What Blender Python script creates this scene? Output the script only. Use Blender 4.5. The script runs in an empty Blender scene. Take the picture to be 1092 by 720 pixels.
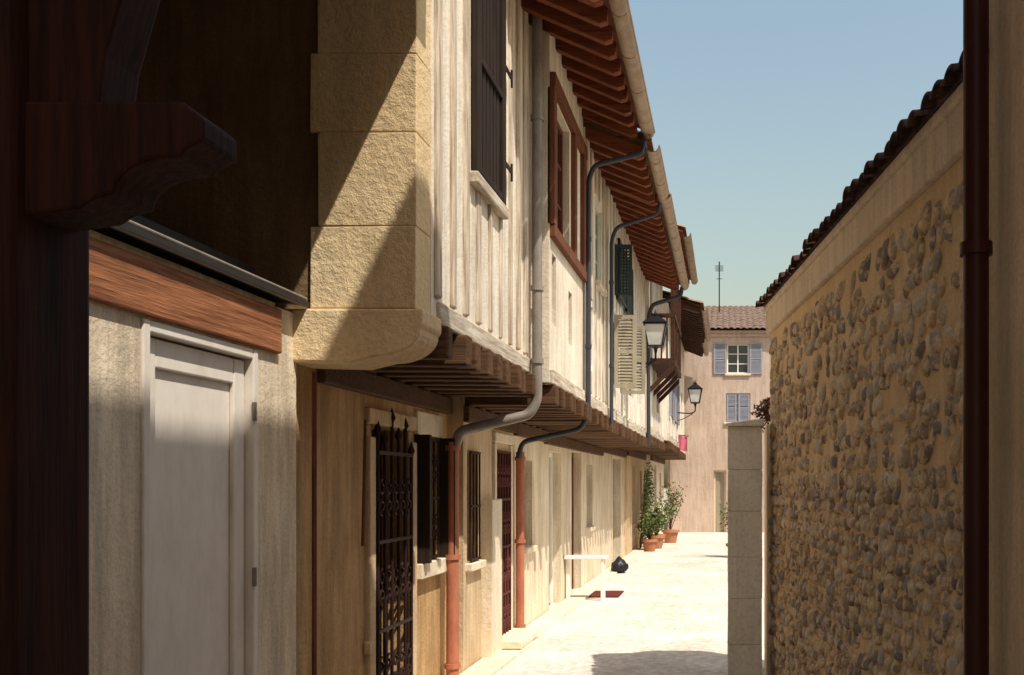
import bpy, bmesh, math, random
import numpy as np
from mathutils import Vector, Matrix
random.seed(7); rng=np.random.default_rng(7)
D=bpy.data; C=bpy.context
scene=C.scene
# ---------------------------------------------------------------- materials
def nodes(name):
    m=D.materials.new(name); m.use_nodes=True
    nt=m.node_tree; b=nt.nodes['Principled BSDF']; b.inputs['Specular IOR Level'].default_value=0.2
    return m,nt,b
def pos(nt,scale=(1,1,1)):
    g=nt.nodes.new('ShaderNodeNewGeometry'); mp=nt.nodes.new('ShaderNodeMapping')
    mp.inputs['Scale'].default_value=scale
    nt.links.new(g.outputs['Position'],mp.inputs['Vector']); return mp.outputs[0]
def noise(nt,vec,scale,detail=4,rough=0.6):
    n=nt.nodes.new('ShaderNodeTexNoise'); n.inputs['Scale'].default_value=scale
    n.inputs['Detail'].default_value=min(detail,5); n.inputs['Roughness'].default_value=rough
    nt.links.new(vec,n.inputs['Vector']); return n.outputs['Fac']
def ramp(nt,fac,stops):
    r=nt.nodes.new('ShaderNodeValToRGB'); e=r.color_ramp.elements
    while len(e)<len(stops): e.new(0.5)
    for i,(p,c) in enumerate(stops):
        e[i].position=p; e[i].color=(c[0],c[1],c[2],1) if not isinstance(c,(int,float)) else (c,c,c,1)
    nt.links.new(fac,r.inputs[0]); return r.outputs[0]
def mix(nt,a,b,fac,mode='MIX'):
    m=nt.nodes.new('ShaderNodeMix'); m.data_type='RGBA'; m.blend_type=mode
    if isinstance(fac,(int,float)): m.inputs[0].default_value=fac
    else: nt.links.new(fac,m.inputs[0])
    for s,i in ((a,6),(b,7)):
        if isinstance(s,(tuple,list)): m.inputs[i].default_value=(s[0],s[1],s[2],1)
        else: nt.links.new(s,m.inputs[i])
    return m.outputs[2]
def bump(nt,b,h,strength,dist=0.01,prev=None):
    n=nt.nodes.new('ShaderNodeBump'); n.inputs['Strength'].default_value=strength; n.inputs['Distance'].default_value=dist
    nt.links.new(h,n.inputs['Height'])
    if prev: nt.links.new(prev,n.inputs['Normal'])
    nt.links.new(n.outputs[0],b.inputs['Normal']); return n.outputs[0]
def plaster(name,c,c2,stain=0.35,bs=0.5,grain=70,streak=0.5):
    m,nt,b=nodes(name)
    big=ramp(nt,noise(nt,pos(nt),1.3,5,0.65),[(0.35,c),(0.68,c2)])
    st=ramp(nt,noise(nt,pos(nt,(7,7,0.7)),1.6,5,0.7),[(0.38,1-streak),(0.6,1.0)])
    col=mix(nt,big,st,stain,'MULTIPLY')
    fine=ramp(nt,noise(nt,pos(nt),grain,3,0.7),[(0.3,0.78),(0.55,1.0)])
    col=mix(nt,col,fine,0.8,'MULTIPLY')
    nt.links.new(col,b.inputs['Base Color']); b.inputs['Roughness'].default_value=0.92
    p=bump(nt,b,noise(nt,pos(nt),grain*0.6,4,0.75),bs,0.012)
    bump(nt,b,noise(nt,pos(nt),6,4,0.6),0.35,0.03,p)
    return m
def wood(name,c,c2,axis='z',rough=0.75,bs=0.4):
    sc={'z':(28,28,1.4),'y':(28,1.4,28),'x':(1.4,28,28)}[axis]
    m,nt,b=nodes(name)
    n1=noise(nt,pos(nt,sc),1.5,5,0.7)
    col=ramp(nt,n1,[(0.32,c2),(0.62,c)])
    big=ramp(nt,noise(nt,pos(nt),2.2,3),[(0.35,0.7),(0.7,1.0)])
    col=mix(nt,col,big,0.7,'MULTIPLY')
    nt.links.new(col,b.inputs['Base Color']); b.inputs['Roughness'].default_value=rough
    bump(nt,b,n1,bs,0.01); return m
def paint(name,c,rough=0.5,dirt=0.35,metal=0.0,scale=9):
    m,nt,b=nodes(name)
    n=ramp(nt,noise(nt,pos(nt,(1,1,0.4)),scale,5,0.7),[(0.35,(c[0]*.55,c[1]*.5,c[2]*.45)),(0.58,c)])
    col=mix(nt,c,n,dirt); nt.links.new(col,b.inputs['Base Color'])
    b.inputs['Roughness'].default_value=rough; b.inputs['Metallic'].default_value=metal
    bump(nt,b,noise(nt,pos(nt),45,3),0.12,0.004); return m
M={}
M['plasterA']=plaster('lime_plaster_pinkish',(.92,.82,.68),(.85,.73,.60),.45)
M['plasterB']=plaster('lime_plaster_cream',(.92,.82,.68),(.82,.69,.53),.45)
M['plasterC']=plaster('lime_plaster_pale',(.92,.86,.76),(.84,.75,.63),.45)
M['ochre']=plaster('ochre_render',(.66,.43,.21),(.50,.30,.14),.65,.8,50)
M['beige']=plaster('beige_render',(.76,.57,.36),(.62,.44,.27),.55,.7,55)
M['cream_low']=plaster('cream_base_render',(.90,.77,.58),(.76,.60,.42),.6,.6,50)
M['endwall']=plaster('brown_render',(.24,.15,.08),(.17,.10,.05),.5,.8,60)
M['stone']=plaster('limestone',(.86,.66,.40),(.72,.52,.29),.3,1.0,38,.4)
M['stone_pale']=plaster('pale_stone',(.88,.76,.59),(.76,.62,.45),.3,.7,38,.4)
M['pier']=plaster('whitened_stone',(.93,.85,.71),(.86,.76,.60),.3,.6,38,.4)
M['farwall']=plaster('pinkish_grey_render',(.62,.48,.39),(.54,.40,.32),.4,.4,30)
M['mortar']=plaster('ochre_mortar',(.92,.68,.41),(.82,.57,.32),.25,.9,60)
M['band']=plaster('cornice_render',(.90,.74,.55),(.82,.65,.47),.4,.4,60)
M['rightwall']=plaster('tan_render',(.84,.64,.42),(.72,.52,.33),.4,.5,60)
M['w_dark']=wood('dark_oak',(.060,.016,.008),(.012,.004,.003),'z')
M['w_dark_y']=wood('dark_oak_beam',(.09,.036,.018),(.03,.012,.007),'y')
M['w_joist']=wood('brown_joist',(.15,.075,.035),(.05,.024,.012),'x')
M['w_lintel']=wood('reddish_lintel',(.48,.19,.085),(.17,.06,.03),'y',.8,.9)
M['w_rafter']=wood('red_rafter',(.26,.075,.030),(.10,.027,.012),'x')
M['w_board']=wood('roof_board',(.20,.065,.030),(.08,.026,.013),'y')
M['w_white']=wood('limewashed_timber',(.88,.82,.73),(.58,.48,.38),'z',.85,.6)
M['w_grey']=wood('weathered_timber',(.80,.69,.55),(.30,.20,.13),'z',.85,.7)
M['w_white_y']=wood('limewashed_sill',(.80,.70,.57),(.38,.28,.20),'y',.85,.6)
M['w_brown']=wood('brown_frame',(.22,.08,.04),(.09,.03,.014),'z')
M['door_white']=paint('greyish_white_paint',(.80,.72,.63),.55,.25)
M['shutter_beige']=paint('greybrown_shutter_paint',(.36,.31,.23),.6,.4)
M['shutter_dark']=wood('old_dark_shutter',(.040,.023,.016),(.016,.009,.007),'z')
M['shutter_blue']=paint('greyblue_shutter_paint',(.32,.32,.38),.6,.3)
M['teal']=paint('dark_teal_paint',(.03,.042,.044),.5,.4)
M['green']=paint('grey_green_paint',(.42,.48,.38),.6,.3)
M['doorred']=wood('dark_red_door',(.15,.042,.028),(.05,.016,.012),'z')
M['zinc']=paint('zinc',(.30,.26,.23),.5,.6,.2)
M['zinc_dark']=paint('dark_zinc',(.035,.03,.028),.6,.4,.1)
M['pipe_navy']=paint('slate_pipe',(.06,.06,.075),.5,.3,.2)
M['gutter']=paint('gutter_zinc',(.40,.30,.22),.55,.6,.1)
M['pipe_pink']=paint('brick_red_cast_iron',(.46,.17,.10),.55,.6)
M['pipe_maroon']=paint('maroon_downpipe',(.060,.014,.009),.4,.4)
M['iron']=paint('wrought_iron',(.035,.014,.010),.6,.4,.2)
M['black']=paint('black_iron',(.02,.02,.022),.4,.2,.2)
M['white']=paint('white_paint',(.84,.81,.76),.5,.2)
M['mat']=paint('red_coir',(.13,.03,.02),.95,.4)
M['terra']=paint('terracotta',(.46,.20,.11),.85,.4)
M['bag']=paint('black_plastic',(.02,.02,.025),.35,.1)
M['flag']=paint('pink_cloth',(.62,.16,.24),.8,.2)
def simple(name,c,rough,spec=.5):
    m,nt,b=nodes(name)
    n=ramp(nt,noise(nt,pos(nt),3,3),[(.3,(c[0]*.6,c[1]*.6,c[2]*.6)),(.7,c)])
    nt.links.new(n,b.inputs['Base Color']); b.inputs['Roughness'].default_value=rough
    b.inputs['Specular IOR Level'].default_value=spec; return m
M['glass']=simple('window_glass',(.03,.035,.04),.08,.7)
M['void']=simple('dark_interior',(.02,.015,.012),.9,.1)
M['lampglass']=simple('frosted_glass',(.78,.78,.74),.25,.5)
def leafmat():
    m,nt,b=nodes('leaves')
    n=ramp(nt,noise(nt,pos(nt),9,3),[(.35,(.045,.08,.02)),(.65,(.18,.22,.06))])
    nt.links.new(n,b.inputs['Base Color']); b.inputs['Roughness'].default_value=.6
    return m
M['leaf']=leafmat()
M['dry']=simple('dry_twigs',(.14,.07,.04),.9,.1)
def tilemat(name,stops,sc):
    m,nt,b=nodes(name)
    n=ramp(nt,noise(nt,pos(nt,(5,5,5)),sc,5,.75),stops)
    f=ramp(nt,noise(nt,pos(nt),26,4),[(.35,.55),(.6,1.)])
    nt.links.new(mix(nt,n,f,.8,'MULTIPLY'),b.inputs['Base Color']); b.inputs['Roughness'].default_value=.9
    bump(nt,b,noise(nt,pos(nt),40,4),.5,.01); return m
M['tile']=tilemat('clay_tiles',[(.3,(.12,.065,.045)),(.5,(.30,.16,.10)),(.72,(.42,.27,.18))],1.2)
M['tile_b']=tilemat('brown_clay_tiles',[(.3,(.13,.085,.065)),(.5,(.24,.16,.12)),(.72,(.34,.25,.20))],1.2)
M['tile_d']=tilemat('weathered_tiles',[(.3,(.035,.02,.016)),(.55,(.10,.052,.038)),(.75,(.24,.14,.095))],2.2)
def stonesmat():
    m,nt,b=nodes('river_cobbles')
    a=nt.nodes.new('ShaderNodeAttribute'); a.attribute_name='Col'
    f=ramp(nt,noise(nt,pos(nt),55,4,.7),[(.3,.62),(.6,1.0)])
    d=ramp(nt,noise(nt,pos(nt),16,4,.65),[(.48,(0,0,0)),(.58,(1,1,1))])
    col=mix(nt,a.outputs['Color'],(.90,.66,.40),d)
    nt.links.new(mix(nt,col,f,.75,'MULTIPLY'),b.inputs['Base Color']); b.inputs['Roughness'].default_value=.85
    bump(nt,b,noise(nt,pos(nt),70,4,.7),.6,.008); return m
M['cobble']=stonesmat()
def groundmat(name,c,c2,vs):
    m,nt,b=nodes(name)
    big=ramp(nt,noise(nt,pos(nt),.9,5,.7),[(.35,c2),(.62,c)])
    v=nt.nodes.new('ShaderNodeTexVoronoi'); v.inputs['Scale'].default_value=vs
    nt.links.new(pos(nt),v.inputs['Vector'])
    vr=ramp(nt,v.outputs['Distance'],[(.25,1.0),(.75,.55)])
    col=mix(nt,big,vr,.5,'MULTIPLY')
    fn=ramp(nt,noise(nt,pos(nt),45,4,.8),[(.35,.6),(.55,1.)])
    col=mix(nt,col,fn,.55,'MULTIPLY')
    nt.links.new(col,b.inputs['Base Color']); b.inputs['Roughness'].default_value=.95
    p=bump(nt,b,vr,.5,.02); bump(nt,b,noise(nt,pos(nt),5,5,.7),.6,.05,p); return m
M['street']=groundmat('pebbled_paving',(.86,.79,.70),(.70,.62,.52),14)
M['ground']=groundmat('gravel_earth',(.55,.48,.38),(.40,.34,.26),8)

# ---------------------------------------------------------------- mesh helpers
def empty(name,loc=(0,0,0)):
    o=D.objects.new(name,None); C.collection.objects.link(o); o.location=loc; o.empty_display_size=.2
    return o
def LX(X): return lambda u,z,d:(X+d,u,z)         # wall along Y facing +X
def NY(Y): return lambda u,z,d:(u,Y-d,z)         # wall along X facing -Y
def RX(X): return lambda u,z,d:(X-d,u,z)         # wall along Y facing -X
class P:
    def __init__(s): s.v=[]; s.f=[]
    def quad(s,a,b,c,d):
        n=len(s.v); s.v+=[a,b,c,d]; s.f.append((n,n+1,n+2,n+3))
    def box(s,F,u0,u1,z0,z1,d0,d1,jit=0):
        n=len(s.v)
        for u in (u0,u1):
            for z in (z0,z1):
                for d in (d0,d1):
                    j=[random.uniform(-jit,jit) for _ in range(3)] if jit else (0,0,0)
                    s.v.append(F(u+j[0],z+j[1],d+j[2]))
        for q in ((0,1,3,2),(4,6,7,5),(0,4,5,1),(2,3,7,6),(0,2,6,4),(1,5,7,3)): s.f.append(tuple(n+i for i in q))
    def prism(s,pts3a,pts3b):
        n=len(s.v);k=len(pts3a); s.v+=list(pts3a)+list(pts3b)
        s.f.append(tuple(range(n,n+k))); s.f.append(tuple(range(n+2*k-1,n+k-1,-1)))
        for i in range(k):
            j=(i+1)%k; s.f.append((n+i,n+j,n+k+j,n+k+i))
    def tube(s,pts,r,seg=12,cap=True):
        pts=[Vector(p) for p in pts]; rs=r if isinstance(r,(list,tuple)) else [r]*len(pts)
        n0=len(s.v); N=None
        for i,p in enumerate(pts):
            t=(pts[min(i+1,len(pts)-1)]-pts[max(i-1,0)]).normalized()
            if N is None:
                N=t.orthogonal().normalized()
            N=(N-t*N.dot(t)).normalized(); B=t.cross(N)
            for k in range(seg):
                a=2*math.pi*k/seg; s.v.append(tuple(p+(N*math.cos(a)+B*math.sin(a))*rs[i]))
        for i in range(len(pts)-1):
            for k in range(seg):
                a=n0+i*seg+k; b=n0+i*seg+(k+1)%seg; s.f.append((a,b,b+seg,a+seg))
        if cap:
            s.f.append(tuple(range(n0,n0+seg))); e=n0+(len(pts)-1)*seg; s.f.append(tuple(range(e,e+seg)))
    def wall(s,F,u0,u1,z0,z1,ops=(),dep=.18,ends=True,back=None):
        us=sorted(set([u0,u1]+[o[0] for o in ops]+[o[1] for o in ops])); zs=sorted(set([z0,z1]+[o[2] for o in ops]+[o[3] for o in ops]))
        for a,b in zip(us,us[1:]):
            for c,d in zip(zs,zs[1:]):
                mu=(a+b)/2; mz=(c+d)/2
                if any(o[0]<mu<o[1] and o[2]<mz<o[3] for o in ops): continue
                s.quad(F(a,c,0),F(b,c,0),F(b,d,0),F(a,d,0))
        for o in ops:
            a,b,c,d=o[:4]
            s.quad(F(a,c,0),F(b,c,0),F(b,c,-dep),F(a,c,-dep)); s.quad(F(a,d,0),F(b,d,0),F(b,d,-dep),F(a,d,-dep))
            s.quad(F(a,c,0),F(a,d,0),F(a,d,-dep),F(a,c,-dep)); s.quad(F(b,c,0),F(b,d,0),F(b,d,-dep),F(b,c,-dep))
        if ends:
            bk=back if back else dep
            s.quad(F(u0,z0,0),F(u0,z1,0),F(u0,z1,-bk),F(u0,z0,-bk)); s.quad(F(u1,z0,0),F(u1,z1,0),F(u1,z1,-bk),F(u1,z0,-bk))
            s.quad(F(u0,z0,0),F(u1,z0,0),F(u1,z0,-bk),F(u0,z0,-bk)); s.quad(F(u0,z1,0),F(u1,z1,0),F(u1,z1,-bk),F(u0,z1,-bk))
    def done(s,name,mat,parent=None,smooth=False,bevel=0,fix=True):
        me=D.meshes.new(name); me.from_pydata([tuple(v) for v in s.v],[],s.f); me.update()
        if fix:
            bm=bmesh.new(); bm.from_mesh(me); bmesh.ops.recalc_face_normals(bm,faces=bm.faces); bm.to_mesh(me); bm.free()
        me.materials.append(M[mat])
        if smooth:
            for p in me.polygons: p.use_smooth=True
            try: me.set_sharp_from_angle(angle=math.radians(40))
            except Exception: pass
        o=D.objects.new(name,me); C.collection.objects.link(o)
        if parent: o.parent=parent
        if bevel:
            b=o.modifiers.new('Bevel','BEVEL'); b.width=bevel; b.segments=2; b.limit_method='ANGLE'
        return o
def smoothpath(pts,n=5):
    pts=[Vector(p) for p in pts]; out=[pts[0]]
    for i in range(1,len(pts)-1):
        a,b,c=pts[i-1],pts[i],pts[i+1]; l=min((b-a).length,(c-b).length)*.4
        p0=b+(a-b).normalized()*l; p2=b+(c-b).normalized()*l
        for k in range(n+1):
            t=k/n; out.append(p0*(1-t)**2+b*2*t*(1-t)+p2*t*t)
    out.append(pts[-1]); return out
def downpipe(name,pts,r,mat,clips=()):
    e=empty(name,tuple(pts[-1])); 
    p=P(); p.tube(smoothpath(pts),r,16)
    for z,q in clips:
        p.tube([(q[0],q[1],z-.02),(q[0],q[1],z+.02)],r*1.28,16)
    o=p.done('pipe',mat,e,True); o.matrix_parent_inverse=Matrix.Translation(-e.location)
    return e
def roof(parent,F,u0,u1,d0,z0,d1,z1,mat='tile',pitch=.2,course=.35,name='tiles',amp=.045):
    L=math.hypot(d1-d0,z1-z0); rows=max(2,int(L/course)); nu=int((u1-u0)/pitch)*8
    p=P()
    for r in range(rows):
        ta,tb=r/rows,(r+1.12)/rows
        off=random.uniform(-.01,.01)
        n0=len(p.v)
        for t,h in ((ta,.035),(tb,.0)):
            for i in range(nu+1):
                u=u0+(u1-u0)*i/nu
                w=abs(math.sin(math.pi*(u-u0)/pitch))**.8*amp
                jit=(hash((r,int((u-u0)/pitch)))%7)*.003
                p.v.append(F(u+off,z0+(z1-z0)*t+w+h*.8+jit,d0+(d1-d0)*t))
        for i in range(nu):
            a=n0+i; p.f.append((a,a+1,a+nu+2,a+nu+1))
        n1=len(p.v)
        for i in range(nu+1):
            u=u0+(u1-u0)*i/nu; w=abs(math.sin(math.pi*(u-u0)/pitch))**.8*amp
            p.v.append(F(u+off,z0+(z1-z0)*ta+w+.004,d0+(d1-d0)*ta+.0))
        for i in range(nu): p.f.append((n0+i,n0+i+1,n1+i+1,n1+i))
    return p.done(name,mat,parent,True,fix=False)
def window(parent,F,a,b,c,d,dep=.14,frame='w_brown',mull=1,trans=1,sill=None,glass='glass'):
    p=P(); w=.045
    p.box(F,a+.002,a+w,c+.002,d-.002,-dep+.01,-dep+.06); p.box(F,b-w,b-.002,c+.002,d-.002,-dep+.01,-dep+.06)
    p.box(F,a+w,b-w,c+.002,c+w,-dep+.01,-dep+.06); p.box(F,a+w,b-w,d-w,d-.002,-dep+.01,-dep+.06)
    for i in range(mull):
        m=a+(b-a)*(i+1)/(mull+1); p.box(F,m-.02,m+.02,c+w,d-w,-dep+.012,-dep+.055)
    for i in range(trans):
        m=c+(d-c)*(i+1)/(trans+1); p.box(F,a+w,b-w,m-.012,m+.012,-dep+.015,-dep+.05)
    p.done('window_frame',frame,parent,bevel=.003)
    g=P(); g.quad(F(a+.01,c+.01,-dep+.025),F(b-.01,c+.01,-dep+.025),F(b-.01,d-.01,-dep+.025),F(a+.01,d-.01,-dep+.025)); g.done('window_pane',glass,parent)
    if sill:
        s=P(); s.box(F,a-.06,b+.06,c-.07,c-.003,-.02,.06); s.done('window_sill',sill,parent,bevel=.008)
def louvre(parent,F,a,b,c,d,d0,mat,t=.035,name='shutter'):
    p=P(); w=.05
    p.box(F,a,a+w,c,d,d0,d0+t); p.box(F,b-w,b,c,d,d0,d0+t)
    m=(c+d)/2
    for z in (c,m-w/2,d-w): p.box(F,a+w,b-w,z,z+w,d0+.002,d0+t-.002)
    z=c+w+.01
    while z<d-w-.02:
        if not (m-w/2-.03<z<m+w/2): p.prism([F(a+w,z,d0+t*.9),F(a+w,z+.008,d0+t*.9),F(a+w,z+.036,d0+t*.15),F(a+w,z+.028,d0+t*.15)],[F(b-w,z,d0+t*.9),F(b-w,z+.008,d0+t*.9),F(b-w,z+.036,d0+t*.15),F(b-w,z+.028,d0+t*.15)])
        z+=.04
    return p.done(name,mat,parent)
def paneldoor(parent,F,a,b,c,d,dep,mat,fr='w_brown',panels=2):
    p=P(); w=.06
    p.box(F,a+.002,a+w,c,d-.002,-dep+.01,-dep+.09); p.box(F,b-w,b-.002,c,d-.002,-dep+.01,-dep+.09); p.box(F,a+w,b-w,d-w,d-.002,-dep+.012,-dep+.088)
    p.done('door_frame',fr,parent,bevel=.004)
    q=P(); q.box(F,a+w+.003,b-w-.003,c+.01,d-w-.003,-dep+.01,-dep+.04)
    s=.1; x0,x1=a+w+.006,b-w-.006; z0,z1=c+.012,d-w-.006
    q.box(F,x0,x0+s,z0,z1,-dep+.04,-dep+.06); q.box(F,x1-s,x1,z0,z1,-dep+.04,-dep+.06)
    hs=[z0+(z1-z0-s)*i/panels for i in range(panels+1)]
    for h in hs: q.box(F,x0+s,x1-s,h,h+s,-dep+.04,-dep+.058)
    q.done('door_leaf',mat,parent,bevel=.004)
def grille(parent,F,a,b,c,d,d0,mat='iron',n=5,scroll=True,spear=False,r=.009):
    p=P()
    for i in range(n+1):
        u=a+(b-a)*i/n; top=d+(.12 if spear and i%2==0 else 0)
        if spear: top+=.10*math.sin(math.pi*i/n)
        p.tube([F(u,c,d0),F(u,top,d0)],r,6)
        if spear: p.tube([F(u,top,d0),F(u,top+.03,d0),F(u,top+.10,d0)],[r,r*2.2,.001],6)
    k=max(2,int((d-c)/.45))
    for i in range(k+1):
        z=c+(d-c)*i/k; p.box(F,a,b,z-.012,z+.012,d0-.006,d0+.012)
    if scroll:
        for i in range(k):
            zc=c+(d-c)*(i+.5)/k
            for j in range(n):
                uc=a+(b-a)*(j+.5)/n; rr=(b-a)/n*.42
                for sg in (1,-1):
                    pts=[F(uc+rr*(1-t/16)*math.cos(sg*t*.55+math.pi/2*sg),zc+sg*rr*1.1+rr*(1-t/16)*math.sin(sg*t*.55+math.pi/2*sg),d0+.004) for t in range(13)]
                    p.tube(pts,r*.75,5)
    return p.done('iron_grille',mat,parent,True)

# ---------------------------------------------------------------- left houses
def eaves(parent,F,u0,u1,dw,zw,de,ze,back,raf='w_rafter',board='w_board',step=.32,tile='tile',gut='gutter',gutter=True):
    sl=(zw-ze)/(dw-de)
    zb=zw+sl*(back-dw)
    p=P(); n=int((u1-u0)/step)
    for i in range(n+1):
        u=u0+.06+(u1-u0-.12)*i/n+random.uniform(-.015,.015); w=.04
        z2=zw+sl*(-.25)
        p.prism([F(u-w,ze+.02,de-.0),F(u-w,ze+.12,de),F(u-w,z2+.12,dw-.25),F(u-w,z2,dw-.25),F(u-w,ze-.0,de-.06)],
                [F(u+w,ze+.02,de-.0),F(u+w,ze+.12,de),F(u+w,z2+.12,dw-.25),F(u+w,z2,dw-.25),F(u+w,ze-.0,de-.06)])
    p.done('rafters',raf,parent,bevel=.004)
    b=P(); k=int((de-dw+.4)/.13)
    for i in range(k):
        da=de+.03-.13*i; db=da-.125
        za=zw+sl*(da-dw)+.121; z_b=zw+sl*(db-dw)+.121
        b.prism([F(u0,za,da),F(u0,za+.022,da),F(u0,z_b+.022,db),F(u0,z_b,db)],[F(u1,za,da),F(u1,za+.022,da),F(u1,z_b+.022,db),F(u1,z_b,db)])
    b.done('eaves_boards',board,parent)
    s=P(); da=de+.03; za=zw+sl*(da-dw)+.145; zz=zb+.145
    s.prism([F(u0-.02,za,da),F(u0-.02,za+.03,da),F(u0-.02,zz+.03,back),F(u0-.02,zz,back)],[F(u1+.02,za,da),F(u1+.02,za+.03,da),F(u1+.02,zz+.03,back),F(u1+.02,zz,back)])
    s.done('roof_deck',board,parent)
    roof(parent,F,u0-.05,u1+.05,de+.08,ze+.17,back,zb+.20,tile)
    if gutter:
        g=P(); cz=ze+.10; cd=de+.10; R=.068; seg=10
        for sgn,RR in ((1,R),(1,R-.006)):
            n0=len(g.v)
            for u in (u0-.08,u1+.08):
                for i in range(seg+1):
                    a=math.pi+math.pi*i/seg; g.v.append(F(u,cz+RR*math.sin(a),cd+RR*math.cos(a)))
            for i in range(seg): g.f.append((n0+i,n0+i+1,n0+seg+2+i,n0+seg+1+i))
        g.tube([F(u0-.08,cz,cd+R),F(u1+.08,cz,cd+R)],.011,8)
        u=u0+.3
        while u<u1:
            g.tube([F(u,cz+.01,cd-R),F(u,cz-R*.75,cd-R*.75),F(u,cz-R-.004,cd),F(u,cz-R*.75,cd+R*.75),F(u,cz+.01,cd+R)],.008,5); u+=.75
        g.done('gutter',gut,parent,True,fix=False)
def jetty(parent,Xg,Xf,u0,u1,zt,step=.34,out=.06,mat='w_joist',sill='w_white_y',jh=.17):
    F=LX(Xg); w=Xf-Xg
    j=P(); n=int((u1-u0)/step)
    for i in range(n+1):
        u=u0+.10+(u1-u0-.2)*i/n+random.uniform(-.02,.02)
        j.box(F,u-.055,u+.055,zt-jh,zt-.002,-.1,w+out+random.uniform(-.02,.02),.005)
    j.done('joists',mat,parent,bevel=.014)
    s=P(); s.box(F,u0+.002,u1-.002,zt,zt+.035,-.1,w-.045); s.done('floor_boards','w_joist',parent)
    b=P(); b.box(F,u0+.004,u1-.004,zt+.003,zt+.13,w-.04,w+.03,.006); b.done('sill_beam',sill,parent,bevel=.012)
    c=P(); c.box(F,u0+.003,u1-.003,zt-jh-.14,zt-jh-.003,-.12,.05); c.done('wall_plate','w_joist',parent,bevel=.01)

def studs(parent,F,u0,u1,z0,z1,ops,step=.36,w=.055,mat='w_white',proud=.022):
    p=P(); u=u0+w+.01
    while u<u1-w:
        segs=[(z0,z1)]
        for o in ops:
            if o[0]-w<u<o[1]+w:
                segs=[q for (a,b) in segs for q in ((a,min(b,o[2]-.05)),(max(a,o[3]+.05),b)) if q[1]-q[0]>.05]
        for a,b in segs:
            l=random.uniform(-.012,.012); ww=w*random.uniform(.8,1.15)
            p.box(F,u-ww+l,u+ww+l,a,b,-.02,proud*random.uniform(.7,1.3),.007)
        u+=step*random.uniform(.85,1.15)
    p.done('timber_studs',mat,parent,bevel=.010)

BACK=-5.0
def core(parent,X,u0,u1,z0,z1,mat='beige'):
    p=P(); p.box(LX(X),u0+.004,u1-.004,z0,z1,BACK-X,-.21); p.done('body',mat,parent)
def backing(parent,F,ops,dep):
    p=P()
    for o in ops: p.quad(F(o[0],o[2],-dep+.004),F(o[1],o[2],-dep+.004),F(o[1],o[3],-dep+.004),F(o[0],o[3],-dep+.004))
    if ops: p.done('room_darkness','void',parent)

A=empty('half_timbered_house')
XG,XF=-2.33,-1.65
gops=[(6.52,7.28,0,1.98),(7.46,8.0,1.0,1.96)]
p=P(); p.wall(LX(XG),5.32,8.3,0,2.5,gops,.2); p.done('ground_floor_wall','ochre',A)
uops=[(6.46,7.16,3.62,5.1)]
p=P(); p.wall(LX(XF),5.55,8.3,2.52,6.5,uops,.16); p.done('upper_wall','plasterA',A)
backing(A,LX(XG),gops,.2)
core(A,XG,5.32,8.3,0,6.5,'endwall')
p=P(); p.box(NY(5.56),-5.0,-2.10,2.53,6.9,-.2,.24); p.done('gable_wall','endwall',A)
q=P(); z=2.53; i=0
for h in (.44,.50,.42,.52,.45,.5,.48,.45):
    xs=(-2.22,-1.655) if i%2==0 else (-2.18,-1.655)
    q.box(NY(5.56),xs[0],xs[1],z+.0012,z+h-.0012,-.15,.262,.003); z+=h; i+=1
q.done('quoin_stones','stone',A,bevel=.006)
q=P(); q.box(NY(5.56),-2.17,-1.67,2.54,6.3,-.1,.257); q.done('quoin_joints','stone',A)
prof=[(-2.36,2.525),(-1.61,2.525),(-1.61,2.44)]
for k in range(9):
    a=math.pi/2*k/8; prof.append((-1.86+.235*math.cos(a),2.42-.15*math.sin(a)))
prof+= [(-2.0,2.235),(-2.36,2.245)]
q=P(); q.prism([(x,5.27,z) for x,z in prof],[(x,5.62,z) for x,z in prof]); q.done('stone_corbel','stone',A,bevel=.012)
jetty(A,XG,XF,5.65,8.28,2.50,.30,.07,jh=.19)
studs(A,LX(XF),5.58,8.28,2.65,6.4,uops,.31,.045,'w_grey',.022)
r=P(); r.box(LX(XF),5.57,8.28,6.2,6.34,-.02,.04); r.box(LX(XF),6.36,7.26,3.52,3.60,-.02,.06); r.done('rails','w_white_y',A,bevel=.01)
window(A,LX(XF),6.46,7.16,3.62,5.1,.15,'w_dark',1,2)
r=P()
r.box(LX(XF),6.40,6.50,3.60,5.12,.005,.05); r.box(LX(XF),7.12,7.22,3.60,5.12,.005,.05); r.done('window_casing','shutter_dark',A,bevel=.006)
q=P()
for z in (3.62,4.35):
    q.box(LX(XF),6.50,7.12,z,z+.05,.03,.048)
for k in range(6):
    q.box(LX(XF),6.53+k*.1,6.60+k*.1,3.62,5.1,.006,.028)
q.done('plank_shutter','shutter_dark',A,bevel=.004)
q=P()
for z in (3.9,4.6): q.box(LX(XF),7.22,7.42,z,z+.035,.04,.05); q.tube([LX(XF)(7.42,z-.05,.045),LX(XF)(7.42,z+.08,.045)],.01,6)
q.done('shutter_stays','iron',A)
eaves(A,LX(XF),5.2,8.3,0,6.65,.55,6.47,-3.3)
grille(A,LX(XG),6.55,7.25,.02,1.80,.03,n=5,spear=True,r=.013)
r=P(); r.box(LX(XG),6.40,6.515,0,1.9,-.02,.035); r.box(LX(XG),7.285,7.38,0,1.9,-.02,.035)
r.box(LX(XG),6.36,6.42,.5,.58,0,.05); r.box(LX(XG),6.40,7.38,1.983,2.09,-.02,.033)
r.done('gate_surround','beige',A,bevel=.012)
r=P(); r.box(LX(XG),7.4,8.05,1.963,2.14,-.02,.03); r.box(LX(XG),7.38,8.07,.88,.997,-.02,.07); r.done('window_stone_trim','stone_pale',A,bevel=.008)
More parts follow.
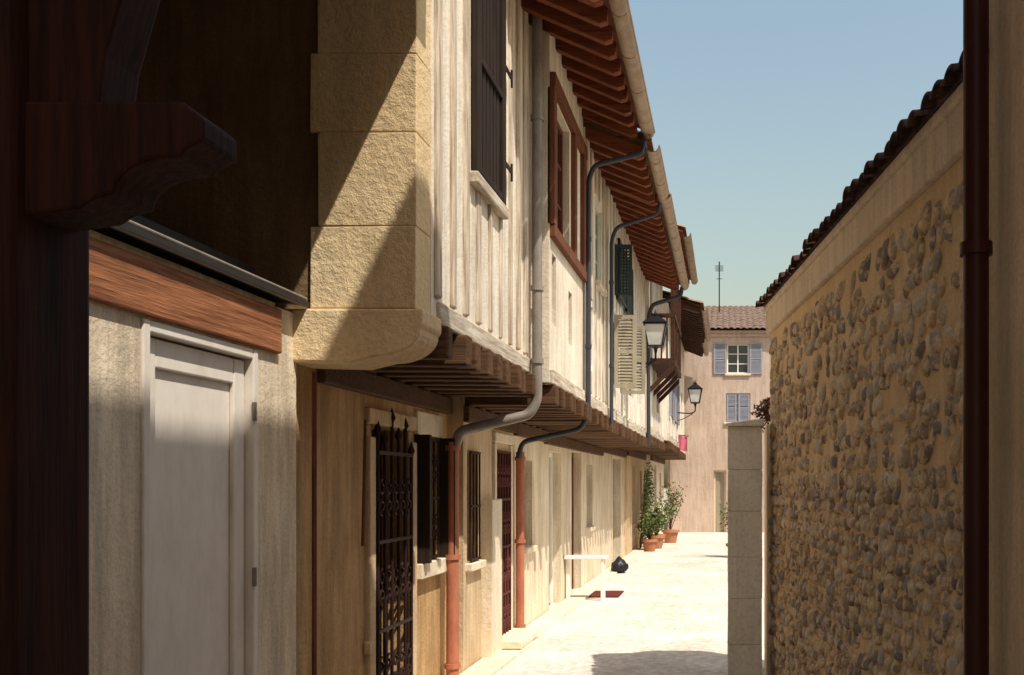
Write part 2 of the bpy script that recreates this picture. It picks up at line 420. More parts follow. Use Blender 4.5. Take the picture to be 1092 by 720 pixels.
window(A,LX(XG),7.46,8.0,1.0,1.96,.18,'w_brown',1,2)
grille(A,LX(XG),7.5,7.96,1.02,1.94,.02,n=4,scroll=True,r=.009)
q=P()
q.box(LX(XG),7.40,7.455,1.0,1.96,.004,.12); q.box(LX(XG),8.005,8.05,1.0,1.96,.004,.14); q.done('folded_shutters','shutter_dark',A,bevel=.005)
q=P(); q.tube([(-2.29,6.3,2.0),(-2.30,6.28,1.2)],.010,8); q.tube([(-2.24,5.40,0.02),(-2.24,5.40,2.2)],.014,6)
q.done('cables','w_brown',A,True)

def house(name,u0,u1,Xg,Xf,zj,ze,de,gmat,umat,gops,uops,stud='w_white',raf='w_rafter',board='w_board',step=.36,ru0=None,tile='tile',gut='gutter'):
    e=empty(name)
    p=P(); p.wall(LX(Xg),u0,u1,0,zj,gops,.2); p.done('ground_floor_wall',gmat,e)
    zw=ze+.22
    p=P(); p.wall(LX(Xf),u0,u1,zj+.02,zw+.1,uops,.16,True,.5); p.done('upper_wall',umat,e)
    backing(e,LX(Xg),gops,.2); backing(e,LX(Xf),uops,.16)
    core(e,Xg,u0,u1,0,zw); core2=P(); core2.box(LX(Xf),u0+.006,u1-.006,zj+.04,zw,-.8,-.165); core2.done('body_front','void',e)
    jetty(e,Xg,Xf,u0,u1,zj,.34)
    if stud: studs(e,LX(Xf),u0,u1,zj+.15,zw,uops,step,mat=stud)
    eaves(e,LX(Xf),ru0 if ru0 else u0,u1,0,zw,de-Xf,ze,-3.0,raf,board,tile=tile,gut=gut)
    return e
B=house('timber_eaved_house',8.3,10.25,-2.2,-1.48,2.42,5.14,-.92,'beige','plasterB',
  [(8.42,8.8,.92,1.88),(9.40,10.02,0,1.92)],[(8.5,9.35,3.78,4.9),(8.42,8.62,2.95,3.55),(9.3,9.5,2.9,3.4)],None,ru0=7.32)
window(B,LX(-2.2),8.42,8.8,.92,1.88,.18,'w_brown',1,2,'stone_pale'); grille(B,LX(-2.2),8.45,8.77,.94,1.86,.02,n=3,scroll=False)
paneldoor(B,LX(-2.2),9.40,10.02,0,1.92,.2,'doorred'); grille(B,LX(-2.2),9.42,10.0,.05,1.9,.02,'doorred',5,True,r=.014)
window(B,LX(-1.48),8.5,9.35,3.78,4.9,.12,'w_brown',2,2); window(B,LX(-1.48),8.42,8.62,2.95,3.55,.12,'w_brown',0,1); window(B,LX(-1.48),9.3,9.5,2.9,3.4,.12,'w_brown',0,1)
r=P()
for u in (8.36,9.5,10.1): r.box(LX(-1.48),u-.06,u+.06,3.765,4.915,-.02,.045)
r.box(LX(-1.48),8.31,10.24,3.66,3.76,-.02,.05); r.box(LX(-1.48),8.31,10.24,4.92,5.04,-.02,.05)
r.done('gallery_timbers','w_brown',B,bevel=.006)
r=P(); r.box(LX(-2.2),8.92,9.3,0,1.45,-.02,.10); r.box(LX(-2.2),9.33,9.395,0,1.98,-.02,.03); r.box(LX(-2.2),10.025,10.1,0,1.98,-.02,.03); r.box(LX(-2.2),9.33,10.1,1.983,2.08,-.02,.035); r.done('stone_dressings','stone_pale',B,bevel=.01)
r=P(); r.box(LX(-2.2),9.3,10.15,.04,.12,0,.28); r.done('doorstep','stone_pale',B,bevel=.012)
Ch=house('whitewashed_timber_house',10.25,11.95,-2.2,-1.46,2.40,4.95,-.86,'cream_low','plasterC',
  [(10.75,11.25,.9,1.85)],[(11.05,11.6,3.85,4.75),(10.55,10.8,2.85,3.5)],'w_grey','w_rafter','w_joist')
window(Ch,LX(-2.2),10.75,11.25,.9,1.85,.18,'w_brown',1,2,'stone_pale'); window(Ch,LX(-1.46),11.05,11.6,3.85,4.75,.1,'green',1,2,'w_white_y'); window(Ch,LX(-1.46),10.55,10.8,2.85,3.5,.1,'w_brown',0,1)
dup=[(12.6,13.4,2.85,3.7),(12.7,13.5,4.0,4.7),(14.6,15.4,2.9,3.8),(16.2,16.8,2.9,3.8)]
Dh=house('shuttered_timber_house',11.95,17.4,-2.2,-1.44,2.38,4.95,-.84,'cream_low','plasterC',
  [(12.3,13.2,0,2.0),(14.1,15.0,0,2.05),(15.6,16.3,.9,1.9)],dup,'w_white','w_rafter','w_joist')
paneldoor(Dh,LX(-2.2),12.3,13.2,0,2.0,.2,'green','white',3); paneldoor(Dh,LX(-2.2),14.1,15.0,0,2.05,.2,'w_brown','w_brown',2); window(Dh,LX(-2.2),15.6,16.3,.9,1.9,.18,'w_brown',1,2,'stone_pale')
for o in dup: window(Dh,LX(-1.44),*o,.1,'teal' if o[2]>3.9 else 'w_brown',1,2)
louvre(Dh,NY(12.58),-1.42,-1.14,2.80,3.72,0,'shutter_beige'); louvre(Dh,NY(13.45),-1.42,-1.10,2.80,3.72,0,'shutter_beige')
def lattice(parent,F,a,b,c,d,d0,mat):
    p=P(); p.box(F,a,a+.035,c,d,d0,d0+.03); p.box(F,b-.035,b,c,d,d0,d0+.03); p.box(F,a,b,c,c+.035,d0-.002,d0+.028); p.box(F,a,b,d-.035,d,d0-.002,d0+.028)
    u=a+.07
    while u<b-.05: p.box(F,u-.010,u+.010,c,d,d0+.004,d0+.014); u+=.04
    z=c+.07
    while z<d-.04: p.box(F,a,b,z-.010,z+.010,d0+.013,d0+.022); z+=.04
    p.done('lattice_shutter',mat,parent)
lattice(Dh,NY(12.62),-1.42,-1.20,3.98,4.62,0,'teal'); lattice(Dh,LX(-1.44),12.66,13.55,3.98,4.72,.05,'teal'); lattice(Dh,LX(-1.44),13.6,14.5,3.95,4.7,.05,'teal')
Eh=house('tall_timber_house',17.4,21.4,-2.2,-1.38,2.45,5.85,-.80,'cream_low','plasterB',
  [(19.2,20.6,0,2.1)],[(17.8,18.5,4.7,5.5),(19.6,20.3,3.0,3.9)],'w_white','w_rafter','w_board')
window(Eh,LX(-1.38),17.8,18.5,4.7,5.5,.1); window(Eh,LX(-1.38),19.6,20.3,3.0,3.9,.1)
r=P()
F=LX(-1.38); r.box(F,17.7,20.2,3.72,3.82,0,.46)
for u in (17.75,18.55,19.35,20.15): r.box(F,u-.04,u+.04,3.82,5.5,.38,.45); r.prism([F(u-.04,3.3,.0),F(u-.04,3.2,.0),F(u-.04,3.62,.42),F(u-.04,3.72,.42)],[F(u+.04,3.3,.0),F(u+.04,3.2,.0),F(u+.04,3.62,.42),F(u+.04,3.72,.42)])
r.box(F,17.7,20.2,4.55,4.62,.37,.46)
u=17.8
while u<20.2: r.box(F,u,u+.03,3.82,4.55,.40,.43); u+=.11
for d in (.1,.2,.3): r.box(F,17.71,17.74,3.82,4.55,d,d+.03)
r.box(F,17.70,17.75,4.55,4.62,0,.365)
r.done('wooden_balcony','w_dark_y',Eh)
Fh=house('galleried_house',21.4,26.0,-2.15,-1.28,2.5,5.25,-.58,'beige','plasterC',
  [(22.6,23.4,0,2.0),(24.6,25.3,.9,1.9)],[(22.2,23.0,3.1,4.1),(24.4,25.2,3.1,4.1)],'w_white','w_dark_y','w_dark_y')
paneldoor(Fh,LX(-2.15),22.6,23.4,0,2.0,.2,'doorred'); window(Fh,LX(-2.15),24.6,25.3,.9,1.9,.18)
for o in [(22.2,23.0,3.1,4.1),(24.4,25.2,3.1,4.1)]:
    window(Fh,LX(-1.28),*o,.1); louvre(Fh,LX(-1.28),o[0]-.42,o[0]-.02,3.08,4.12,.035,'shutter_blue'); louvre(Fh,LX(-1.28),o[1]+.02,o[1]+.42,3.08,4.12,.035,'shutter_blue')
Gh=house('corner_rendered_house',26.0,31.6,-2.0,-1.35,2.5,5.6,-.75,'plasterB','plasterB',
  [(27.4,28.3,0,2.1),(29.6,30.3,.9,1.9)],[(27.2,28.0,3.2,4.3),(29.4,30.2,3.2,4.3)],None,'w_dark_y','w_dark_y')
paneldoor(Gh,LX(-2.0),27.4,28.3,0,2.1,.2,'w_brown'); window(Gh,LX(-2.0),29.6,30.3,.9,1.9,.18)
for o in [(27.2,28.0,3.2,4.3),(29.4,30.2,3.2,4.3)]: window(Gh,LX(-1.35),*o,.1)

# ---- downpipes
downpipe('grey_downpipe',[(-1.56,8.18,6.4),(-1.56,8.18,2.28),(-1.62,8.16,2.16),(-2.16,8.06,2.02),(-2.2,8.05,1.9),(-2.2,8.05,1.86)],.042,'zinc',[(z,(-1.56,8.18)) for z in (2.6,3.2,4.6)])
downpipe('red_cast_iron_downpipe',[(-2.22,8.05,1.93),(-2.22,8.05,0.02)],.05,'pipe_pink',[(z,(-2.22,8.05)) for z in (.12,1.0,1.88)])
downpipe('slate_downpipe',[(-.84,10.2,5.1),(-.86,10.2,4.98),(-1.36,10.2,4.86),(-1.42,10.2,4.7),(-1.42,10.2,2.3),(-1.5,10.2,2.15),(-2.1,10.2,2.02),(-2.14,10.2,1.85)],.026,'pipe_navy',[(z,(-1.42,10.2)) for z in (3.0,4.1)])
downpipe('red_cast_iron_downpipe',[(-2.13,10.25,1.92),(-2.13,10.25,0.02)],.045,'pipe_pink',[(z,(-2.13,10.25)) for z in (.12,1.0,1.85)])
downpipe('slate_downpipe',[(-.80,11.9,4.95),(-.82,11.9,4.82),(-1.32,11.9,4.66),(-1.38,11.9,4.5),(-1.38,11.9,2.3)],.024,'pipe_navy',[(z,(-1.38,11.9)) for z in (3.0,4.0)])
downpipe('slate_downpipe',[(-.78,17.3,5.0),(-.8,17.3,4.85),(-1.3,17.3,4.7),(-1.36,17.3,4.5),(-1.36,17.3,2.25)],.035,'pipe_navy')

# ---------------------------------------------------------------- near-left low building w/ door
LB=empty('low_outbuilding')
XW=-2.30
dop=[(3.90,4.86,0,2.25)]
p=P(); p.wall(LX(XW),-3,5.31,0,2.26,dop,.16); p.done('front_wall','cream_low',LB)
p=P(); p.box(LX(XW),2.9,5.08,2.262,2.485,-.14,.03,.004); p.done('timber_lintel','w_lintel',LB,bevel=.01)
p=P(); p.box(LX(XW),5.084,5.31,2.26,2.50,-.14,0); p.box(LX(XW),-3,2.896,2.26,2.50,-.14,0); p.box(LX(XW),2.9,5.084,2.488,2.52,-.14,-.01); p.done('wall_head','cream_low',LB)
p=P(); p.prism([(-2.22,-3,2.535),(-2.22,-3,2.56),(-5,-3,2.95),(-5,-3,2.92)],[(-2.22,5.28,2.535),(-2.22,5.28,2.56),(-5,5.28,2.95),(-5,5.28,2.92)]); p.done('roof_sheet','zinc_dark',LB)
p=P(); p.box(LX(-2.24),-3,5.26,2.530,2.568,-.004,.016); p.tube([(-2.225,-3,2.572),(-2.225,5.26,2.572)],.009,8); p.done('zinc_edge','zinc',LB,bevel=.003)
p=P(); p.prism([(-2.5,3.0,2.60),(-2.5,3.0,2.74),(-2.9,3.0,2.92),(-2.9,3.0,2.6)],[(-2.5,5.27,2.60),(-2.5,5.27,2.74),(-2.9,5.27,2.92),(-2.9,5.27,2.6)]); p.done('roof_flashing','zinc_dark',LB,bevel=.01)
p=P(); p.box(LX(XW),-3,5.3,0,2.5,BACK-XW,-.165); p.done('body','beige',LB)
F=LX(XW)
p=P(); p.box(F,3.902,3.95,0,2.248,-.12,.012); p.box(F,4.81,4.858,0,2.248,-.12,.012); p.box(F,3.95,4.81,2.20,2.248,-.12,.010); p.done('door_frame','door_white',LB,bevel=.006)
p=P(); p.box(F,3.955,4.805,.02,2.195,-.10,-.055)
s=.10; p.box(F,3.958,3.958+s,.022,2.19,-.055,-.03); p.box(F,4.802-s,4.802,.022,2.19,-.055,-.03)
for z in (.022,2.07): p.box(F,3.958+s,4.802-s,z,z+.12,-.055,-.032)
p.done('door_leaf','door_white',LB,bevel=.007)
p=P()
for z in (.35,1.1,1.9): p.tube([(-2.285,4.81,z),(-2.285,4.81,z+.09)],.011,8)
p.done('door_hinges','zinc',LB,True)
# ---------------------------------------------------------------- near-left timber house on posts
TH=empty('timber_arcade_house')
XP=-1.44
p=P(); p.box(NY(2.0),-1.80,XP,0,4.6,-.26,0); p.done('oak_post','w_dark',TH,bevel=.02)
zc=2.385
prof=[(XP-.02,zc),(-1.12,zc),(-1.075,zc-.035),(-1.075,zc-.08),(-1.115,zc-.10),(-1.125,zc-.115)]
for k in range(7): 
    a=math.pi/2*k/6; prof.append((-1.14-.12*math.sin(a),zc-.19+.075*math.cos(a)))
prof+=[(-1.30,zc-.20),(-1.33,zc-.22),(-1.40,zc-.23),(XP-.02,zc-.24)]
p=P(); p.prism([(x,2.04,z) for x,z in prof],[(x,2.19,z) for x,z in prof]); p.done('carved_bracket','w_dark',TH,bevel=.008)
pr=[(XP-.02,zc-.02),(-1.30,zc-.02),(-1.285,zc+.1),(-1.235,zc+.28),(-1.15,zc+.6),(-1.05,zc+1.1),(-1.0,4.6),(XP-.02,4.6)]
p=P(); p.prism([(x,2.05,z) for x,z in pr],[(x,2.18,z) for x,z in pr]); p.done('curved_brace','w_dark',TH,bevel=.01)
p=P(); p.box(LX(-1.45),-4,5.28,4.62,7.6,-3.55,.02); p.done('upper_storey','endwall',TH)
p=P(); p.box(LX(-1.45),-4,5.27,4.45,4.618,-.22,.03); p.done('bressummer','w_dark_y',TH,bevel=.01)
p=P(); p.box(LX(-4.8),-4,5.28,2.96,4.61,-.2,0); p.box(NY(-3.9),-5,-2.3,2.6,4.6,-.2,0);p.done('unseen_rear_wall','endwall',TH)  # added out of view, keeps sky light out of the open gap
p=P(); p.box(NY(-3.0),-1.80,XP,0,4.44,-.26,0); p.done('oak_post_rear','w_dark',TH,bevel=.02)
eaves(TH,LX(-1.43),-4,5.2,0,7.62,.1,7.55,-3.3,gutter=False)

# ---------------------------------------------------------------- right tall house
RH=empty('tall_rendered_house')
p=P(); p.box(LX(.87),-9,3.3,0,8.20,0,5.5); p.done('walls','rightwall',RH)
p=P(); p.box(LX(.87),-9.02,3.32,0,.35,-.03,5.4); p.done('plinth','band',RH,bevel=.01)
p=P(); p.box(LX(.87),-9.05,3.42,8.203,8.33,-.06,5.5); p.done('cornice','band',RH,bevel=.01)
roof(RH,RX(.95),-9,3.35,0,8.335,-3,9.3,'tile')
downpipe('maroon_downpipe',[(.80,3.19,8.15),(.80,3.19,0.02)],.041,'pipe_maroon',[(z,(.80,3.19)) for z in (.9,2.35,3.6,5.4)])

# ---------------------------------------------------------------- cobble wall
W=empty('cobblestone_wall')
al=math.hypot(.118,1); ux,uy=-.118/al,1/al; nx,ny=-uy,ux
def WF(u,z,d): return (1.3+ux*u+nx*d, uy*u+ny*d, z)
u0w,u1w=3.33,8.08
p=P(); p.box(WF,u0w,u1w,0,2.80,-.40,0); p.done('mortar_core','mortar',W)
p=P(); p.box(WF,u0w,u1w+.02,2.803,3.0,-.42,.035); p.box(WF,u0w,u1w+.03,2.97,3.02,-.43,.055); p.done('rendered_cornice','band',W,bevel=.01)
bm=bmesh.new(); bmesh.ops.create_icosphere(bm,subdivisions=2,radius=1)
bv=np.array([v.co[:] for v in bm.verts]); bf=np.array([[v.index for v in f.verts] for f in bm.faces]); bm.free()
allv=[];allf=[];cols=[];nv=0
pal=np.array([(.70,.52,.34),(.56,.41,.28),(.80,.62,.42),(.42,.31,.24),(.66,.47,.30),(.50,.42,.35),(.86,.70,.50),(.38,.30,.27),(.64,.54,.44)])
z=.05; row=0
while z<2.77:
    big=1.0+.42*max(0,(z-1.2)/1.5)
    hh=.042*big*random.uniform(.85,1.2)
    u=u0w+random.uniform(.03,.08); sgn=1 if row%2 else -1
    while u<u1w-.05:
        w=.027*big*random.uniform(.6,1.5)
        if random.random()>=(.06+.16*(z>1.6)):
            th=sgn*random.uniform(.25,.95) if random.random()<.75 else random.uniform(-1.5,1.5)
            h=hh*random.uniform(.75,1.25); dp=random.uniform(.014,.030)
            v=bv.copy(); ph=rng.uniform(0,6,3)
            v*=(1+.15*np.sin(3*v[:,[1,2,0]]+ph))
            sq=np.sign(v)*np.abs(v)**.85
            a=sq[:,0]*w; b=sq[:,2]*h; d=sq[:,1]*dp
            A_=a*math.cos(th)-b*math.sin(th); B_=a*math.sin(th)+b*math.cos(th)
            U=u+A_; Z=z+random.uniform(-.014,.014)+B_; Dd=d+random.uniform(-.006,.005)-.10*B_+random.uniform(-.25,.25)*A_
            X=1.3+ux*U+nx*Dd; Y=uy*U+ny*Dd
            allv.append(np.stack([X,Y,Z],1)); allf.append(bf+nv); nv+=len(bv)
            c=pal[rng.integers(len(pal))]*rng.uniform(.7,1.1); cols.append(np.tile(np.append(c,1),(len(bv),1)))
        u+=w*2*random.uniform(.95,1.3)+.012
    z+=hh*1.85; row+=1
V=np.concatenate(allv);Fc=np.concatenate(allf);CC=np.concatenate(cols)
me=D.meshes.new('cobbles'); me.vertices.add(len(V)); me.vertices.foreach_set('co',V.ravel())
me.loops.add(len(Fc)*3); me.loops.foreach_set('vertex_index',Fc.ravel().astype(np.int32))
me.polygons.add(len(Fc)); me.polygons.foreach_set('loop_start',np.arange(0,len(Fc)*3,3,dtype=np.int32))
me.polygons.foreach_set('use_smooth',np.ones(len(Fc),dtype=bool))
me.update(calc_edges=True); me.validate()
ca=me.color_attributes.new('Col','FLOAT_COLOR','POINT'); ca.data.foreach_set('color',CC.ravel().astype(np.float32))
me.materials.append(M['cobble']); o=D.objects.new('cobbles',me); C.collection.objects.link(o); o.parent=W
p=P(); u=u0w+.06
while u<u1w+.02:
    for (dA,zA,dB,zB,r1,r2) in ((.11,3.015,-.18,3.07,.062,.052),(-.10,3.06,-.45,3.12,.062,.052)):
        n=8; n0=len(p.v); jz=random.uniform(-.008,.010); ju=random.uniform(-.012,.012)
        for (dd,zz,r) in ((dA+random.uniform(-.015,.02),zA+jz,r1),(dB,zB+jz,r2)):
            for rr in (r,r-.014):
                for i in range(n+1):
                    a=math.pi*i/n; p.v.append(WF(u+ju+rr*math.cos(a),zz+rr*math.sin(a)*.7,dd))
        m=n+1
        for i in range(n):
            p.f.append((n0+i,n0+i+1,n0+2*m+i+1,n0+2*m+i)); p.f.append((n0+m+i,n0+m+i+1,n0+3*m+i+1,n0+3*m+i)); p.f.append((n0+i,n0+i+1,n0+m+i+1,n0+m+i))
    u+=.132
p.box(WF,u0w,u1w,3.02,3.05,-.42,.065)
p.done('tile_coping','tile_d',W,True)
PR=empty('gate_pier')
p=P(); zz=0
for h in (.34,.36,.32,.36,.32,.34):
    p.box(LX(0),7.72,8.12,zz+.0015,zz+h-.0015,.008,.275,.003); zz+=h
p.done('pier_blocks','pier',PR,bevel=.007)
p=P(); p.box(LX(0),7.73,8.11,0,zz-.01,.014,.268); p.done('pier_joints','pier',PR)
p=P(); p.prism([(-.012,7.69,zz),(.29,7.69,zz),(.29,7.69,zz+.06),(-.012,7.69,zz+.02)],[(-.012,8.15,zz),(.29,8.15,zz),(.29,8.15,zz+.06),(-.012,8.15,zz+.02)]); p.done('coping','pier',PR,bevel=.006)
e=empty('dry_wall_shrub'); p=P()
for i in range(90):
    b=Vector((.37,8.40,2.14)); d=Vector((random.gauss(0,.6),random.gauss(0,.6),random.gauss(.5,.5))).normalized()*random.uniform(.05,.17)
    p.tube([b,b+d*.5+Vector((0,0,.01)),b+d],[.006,.005,.002],4)
    c=b+d; 
    for k in range(5):
        q=c+Vector((random.gauss(0,.015),random.gauss(0,.015),random.gauss(0,.015))); r=.02
        a=Vector((random.gauss(0,1),random.gauss(0,1),random.gauss(0,1))).normalized(); t=a.orthogonal().normalized()
        p.quad(q-a*r,q-t*r*.6,q+a*r,q+t*r*.6)
p.done('twigs','dry',e,fix=False)
p=P(); p.box(LX(.325),8.12,8.6,0,2.08,0,.45); p.done('wall_return','band',W,bevel=.01)

# ---------------------------------------------------------------- far house
FH=empty('end_house'); F=NY(32.0)
ops=[(.0,.72,5.12,6.08),(-.02,.76,3.55,4.48),(-.42,-.02,0,2.0),(3,3.8,5.1,6.0),(3,3.8,1,2.2)]
p=P(); p.wall(F,-1.9,7,0,6.45,ops,.2,True,.3); p.done('front_wall','farwall',FH); backing(FH,F,ops,.2)
p=P(); p.box(F,-1.88,6.98,0,6.4,-8,-.21); p.done('body','farwall',FH)
window(FH,F,0,.72,5.12,6.08,.15,'white',1,2,'stone_pale'); window(FH,F,3,3.8,5.1,6.0,.15,'white',1,2,'stone_pale'); window(FH,F,3,3.8,1,2.2,.15,'white',1,2)
louvre(FH,F,-.42,-.02,5.1,6.1,.01,'shutter_blue'); louvre(FH,F,.74,1.14,5.1,6.1,.01,'shutter_blue')
window(FH,F,-.02,.76,3.55,4.48,.15,'white',1,2,'stone_pale'); louvre(FH,F,.38,.74,3.57,4.46,-.05,'shutter_blue'); louvre(FH,F,0,.02+.3,3.57,4.46,-.05,'shutter_blue')
paneldoor(FH,F,-.42,-.02,0,2.0,.2,'shutter_beige','band',2)
p=P(); p.box(F,-1.9,7,6.40,6.5,.002,.12); p.box(F,-1.9,7,6.30,6.398,.002,.06); p.done('cornice','farwall',FH,bevel=.01)
roof(FH,F,-1.95,7.1,.30,6.50,-4.2,8.0,'tile_b',.2,.36)
p=P(); p.prism([F(-1.9,6.45,0),F(-1.9,7.85,-4.2),F(-1.9,6.45,-8)],[F(7,6.45,0),F(7,7.85,-4.2),F(7,6.45,-8)]); p.done('roof_mass','tile_d',FH)
p=P(); p.box(F,2.2,2.8,7.3,8.4,-3.6,-3.1); p.done('chimney','beige',FH,bevel=.02)
an=empty('rooftop_antenna')
p=P(); p.tube([(-.26,34.6,7.1),(-.26,34.6,9.3)],.022,6); p.tube([(-.26,34.3,9.1),(-.26,35.3,9.1)],.012,5)
for k in range(6): p.tube([(-.40,34.35+.17*k,9.1),(-.12,34.35+.17*k,9.1)],.009,5)
p.tube([(-.36,34.6,8.7),(-.16,34.6,8.7)],.012,5); p.done('mast','black',an,True)
SB=empty('garden_house'); p=P(); p.wall(RX(4.0),14,29,0,4.6,[(16,17,1,2.2),(19,20,1,2.2),(23,24,0,2.1)],.2); p.done('front_wall','beige',SB)
p=P(); p.box(LX(4.2),14,29,0,4.6,0.01,5); p.done('body','beige',SB)
for o in ((16,17,1,2.2),(19,20,1,2.2)): window(SB,RX(4.0),*o,.15,'white',1,2,'stone_pale')
paneldoor(SB,RX(4.0),23,24,0,2.1,.2,'w_brown'); roof(SB,RX(4.0),13.9,29.1,.3,4.6,-3,5.6,'tile')

# ---------------------------------------------------------------- street lamps
def lantern(loc,wallx,s=1.0):
    x,y,z=loc; e=empty('street_lamp',(0,0,0))
    p=P(); w1,w2,h=.15*s,.095*s,.30*s
    for sx in (-1,1):
        for sy in (-1,1):
            p.tube([(x+sx*w2,y+sy*w2,z),(x+sx*w1,y+sy*w1,z+h)],.010*s,5)
    for a,b in (((-1,-1),(1,-1)),((1,-1),(1,1)),((1,1),(-1,1)),((-1,1),(-1,-1))):
        p.tube([(x+a[0]*w1,y+a[1]*w1,z+h),(x+b[0]*w1,y+b[1]*w1,z+h)],.013*s,5); p.tube([(x+a[0]*w2,y+a[1]*w2,z),(x+b[0]*w2,y+b[1]*w2,z)],.012*s,5)
    n=len(p.v); R=w1*1.15; t=w1*.35
    p.v+=[(x-R,y-R,z+h+.01),(x+R,y-R,z+h+.01),(x+R,y+R,z+h+.01),(x-R,y+R,z+h+.01),(x-t,y-t,z+h+.11*s),(x+t,y-t,z+h+.11*s),(x+t,y+t,z+h+.11*s),(x-t,y+t,z+h+.11*s)]
    for i in range(4): p.f.append((n+i,n+(i+1)%4,n+4+(i+1)%4,n+4+i))
    p.f.append((n,n+1,n+2,n+3)); p.f.append((n+4,n+5,n+6,n+7))
    p.tube([(x,y,z+h+.10*s),(x,y,z+h+.14*s),(x,y,z+h+.16*s),(x,y,z+h+.21*s)],[.03*s,.045*s,.02*s,.004],8)
    p.tube([(x,y,z-.10*s),(x,y,z-.03*s),(x,y,z)],[.015*s,.03*s,w2*1.1],8)
    p.tube(smoothpath([(x,y,z-.08*s),(x,y,z-.20*s),(x-.12,y,z-.24*s),(wallx,y,z-.22*s)]),.014*s,8)
    p.tube([(x-.06-(x-.06-wallx)*k/10,y,z-.24*s-.16*s*math.sin(k/10*math.pi/2)) for k in range(11)],.010*s,6)
    p.tube([(wallx+.01,y,z-.5*s),(wallx+.01,y,z-.12*s)],.02*s,6)
    p.done('lantern_frame','black',e,True,fix=False)
    g=P(); a=w2*.93; b=w1*.93
    g.v=[(x-a,y-a,z+.01),(x+a,y-a,z+.01),(x+a,y+a,z+.01),(x-a,y+a,z+.01),(x-b,y-b,z+h-.005),(x+b,y-b,z+h-.005),(x+b,y+b,z+h-.005),(x-b,y+b,z+h-.005)]
    for i in range(4): g.f.append((i,(i+1)%4,4+(i+1)%4,4+i))
    g.done('lantern_glass','lampglass',e); return e
lantern((-.98,13.7,3.48),-1.44,1.0)
lantern((-.78,24.6,3.58),-1.28,1.1)

# ---------------------------------------------------------------- small street things
e=empty('white_barrier'); p=P(); F=NY(13.5)
p.box(F,-2.19,-1.62,.57,.61,-.12,.12); p.box(F,-1.70,-1.66,0.004,.57,-.1,-.06); p.box(F,-1.70,-1.66,0.004,.57,.06,.1); p.box(F,-2.18,-2.13,0.036,.57,-.03,.03); p.done('rail','white',e,bevel=.006)
e=empty('doormat'); p=P(); p.box(LX(-1.92),13.8,14.5,.008,.03,0,.42); p.done('mat','mat',e,bevel=.006)
e=empty('black_bin_bag')
bm=bmesh.new(); bmesh.ops.create_icosphere(bm,subdivisions=3,radius=.15)
for v in bm.verts:
    n=v.co.normalized(); k=1+.14*math.sin(9*n.x+3)*math.cos(7*n.y)+.06*math.sin(21*n.z+8*n.x)
    v.co*=k; v.co.z=v.co.z*.8+ (.08*max(0,n.z-.85)*5)
me=D.meshes.new('bag'); bm.to_mesh(me); bm.free(); me.materials.append(M['bag'])
for q in me.polygons:q.use_smooth=True
o=D.objects.new('bag',me); C.collection.objects.link(o); o.location=(-1.9,17.6,.12); o.parent=e
def pot(p,x,y,r,h):
    p.tube([(x,y,.01),(x,y,h*.8),(x,y,h*.82),(x,y,h)],[r*.7,r*.95,r*1.12,r*1.12],14)
def leafquad(l,q,L):
    a1=Vector((random.gauss(0,1),random.gauss(0,1),random.gauss(-.2,.7))).normalized(); t1=a1.cross(Vector((random.gauss(0,1),random.gauss(0,1),1))).normalized()
    l.quad(q-a1*L,q-t1*L*.4,q+a1*L,q+t1*L*.4)
def plant(name,x,y,h,r,potr,poth,n=420):
    e=empty(name); p=P(); pot(p,x,y,potr,poth); p.done('flower_pot','terra',e,True)
    s=P(); l=P()
    for k in range(14):
        a=random.uniform(0,6.28); rr=r*random.uniform(.2,1); top=Vector((x+rr*math.cos(a),y+rr*math.sin(a),poth+(h-poth)*random.uniform(.45,1)))
        b=Vector((x,y,poth-.02)); m=(b+top)/2+Vector((random.gauss(0,.06),random.gauss(0,.06),.08))
        pts=[b,(b+m)/2,m,(m+top)/2,top]; s.tube(pts,[.010,.008,.007,.005,.002],5)
        for j in range(n//14):
            t=random.uniform(.3,1); q=b.lerp(m,t*2) if t<.5 else m.lerp(top,t*2-1)
            leafquad(l,q+Vector((random.gauss(0,.07),random.gauss(0,.07),random.gauss(0,.06))),random.uniform(.03,.065))
    s.done('stems','dry',e); l.done('leaves','leaf',e,fix=False)
plant('unseen_shadow_shrub',-1.72,24.2,1.35,.4,.20,.32)
plant('unseen_shadow_shrub',-1.80,23.2,.9,.3,.18,.28)
plant('unseen_shadow_shrub',-1.5,26.5,1.7,.40,.22,.35,500)
plant('unseen_shadow_shrub',.20,21.3,1.2,.35,.2,.3)  # added out of view behind the pier, only to cast shadow on the street
plant('unseen_shadow_shrub',-1.75,25.2,1.0,.3,.18,.3)
e=empty('climbing_vine'); s_=P(); l=P()
for k in range(12):
    y0=23.7+random.uniform(-.1,.1); x=-2.06; pts=[Vector((x,y0,.03))]; dy=random.uniform(-.09,.09)
    for j in range(9):
        pts.append(pts[-1]+Vector((random.uniform(-.01,.045),dy+random.gauss(0,.05),random.uniform(.15,.27))))
    s_.tube(pts,[.014-.0013*i for i in range(10)],5)
    for j in range(75):
        t=random.uniform(.15,1)*8.99; i=int(t); q=pts[i].lerp(pts[i+1],t-i)+Vector((abs(random.gauss(.03,.07)),random.gauss(0,.10),random.gauss(0,.07)))
        leafquad(l,q,random.uniform(.03,.06))
s_.done('stems','dry',e); l.done('leaves','leaf',e,fix=False)
e=empty('hanging_flag'); p=P()
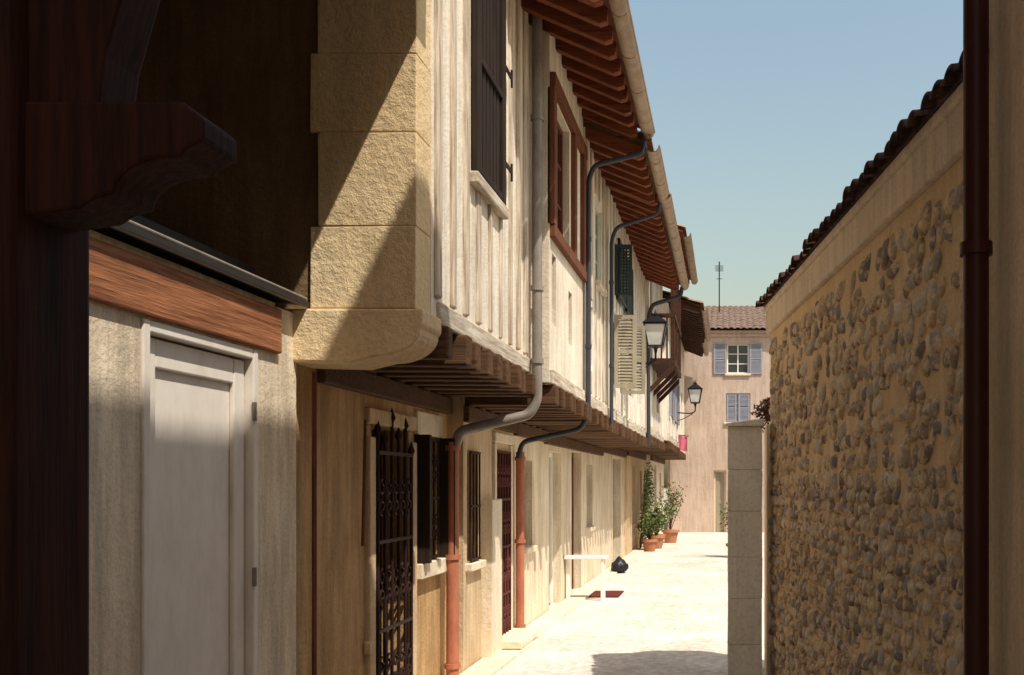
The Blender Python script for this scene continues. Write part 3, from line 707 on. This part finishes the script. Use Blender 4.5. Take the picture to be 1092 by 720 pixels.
for i in range(9):
    for j in range(7):
        p.v.append(( -1.30+.26*i/8, 26.2+.03*math.sin(i*1.1+j*.4), 2.85-.38*j/6-.04*i/8))
for i in range(8):
    for j in range(6): a=i*7+j; p.f.append((a,a+1,a+8,a+7))
p.done('cloth','flag',e,True,fix=False)
p=P(); p.tube([(-1.36,26.2,2.87),(-1.0,26.2,2.83)],.012,6); p.done('pole','black',e)

# ---------------------------------------------------------------- ground
p=P(); S=300; p.quad((-S,-S,0),(S,-S,0),(S,S,0),(-S,S,0)); p.done('ground','ground')
p=P(); p.quad((-2.32,-12,.004),(1.4,-12,.004),(1.4,33,.004),(-2.32,33,.004)); p.done('street_paving','street')
p=P(); y=5.4
while y<31:
    L=random.uniform(.5,.9); p.box(LX(-2.19),y,y+L-.012,.0,.035,0,.26+random.uniform(-.01,.01)); y+=L
p.done('edge_paving_stones','stone_pale',None,bevel=.008)

# ---------------------------------------------------------------- light, sky, camera
s=Vector((1,-.85,2.05)).normalized()
sun=D.lights.new('sun','SUN'); sun.energy=5; sun.angle=math.radians(.5); sun.color=(1,.95,.84)
so=D.objects.new('sun',sun); C.collection.objects.link(so); so.rotation_euler=s.to_track_quat('Z','Y').to_euler(); so.location=(10,-7,22)
w=D.worlds.new('World'); scene.world=w; w.use_nodes=True; nt=w.node_tree
sky=nt.nodes.new('ShaderNodeTexSky'); sky.sky_type='NISHITA'; sky.sun_disc=False
sky.sun_elevation=math.asin(s.z); sky.sun_rotation=math.atan2(s.x,s.y)
sky.air_density=2.2; sky.dust_density=3.0; sky.ozone_density=1.5
bg=nt.nodes['Background']; nt.links.new(sky.outputs[0],bg.inputs[0]); bg.inputs[1].default_value=.15
cam=D.cameras.new('camera'); co=D.objects.new('camera',cam); C.collection.objects.link(co)
co.location=(0,0,1.6); co.rotation_euler=(math.radians(90),0,0)
cam.lens=34.95; cam.sensor_width=36; cam.shift_x=-229/1092; cam.shift_y=155/1092; cam.clip_end=1000; cam.clip_start=.05
scene.camera=co
scene.view_settings.view_transform='Standard'; scene.view_settings.look='None'; scene.view_settings.exposure=0
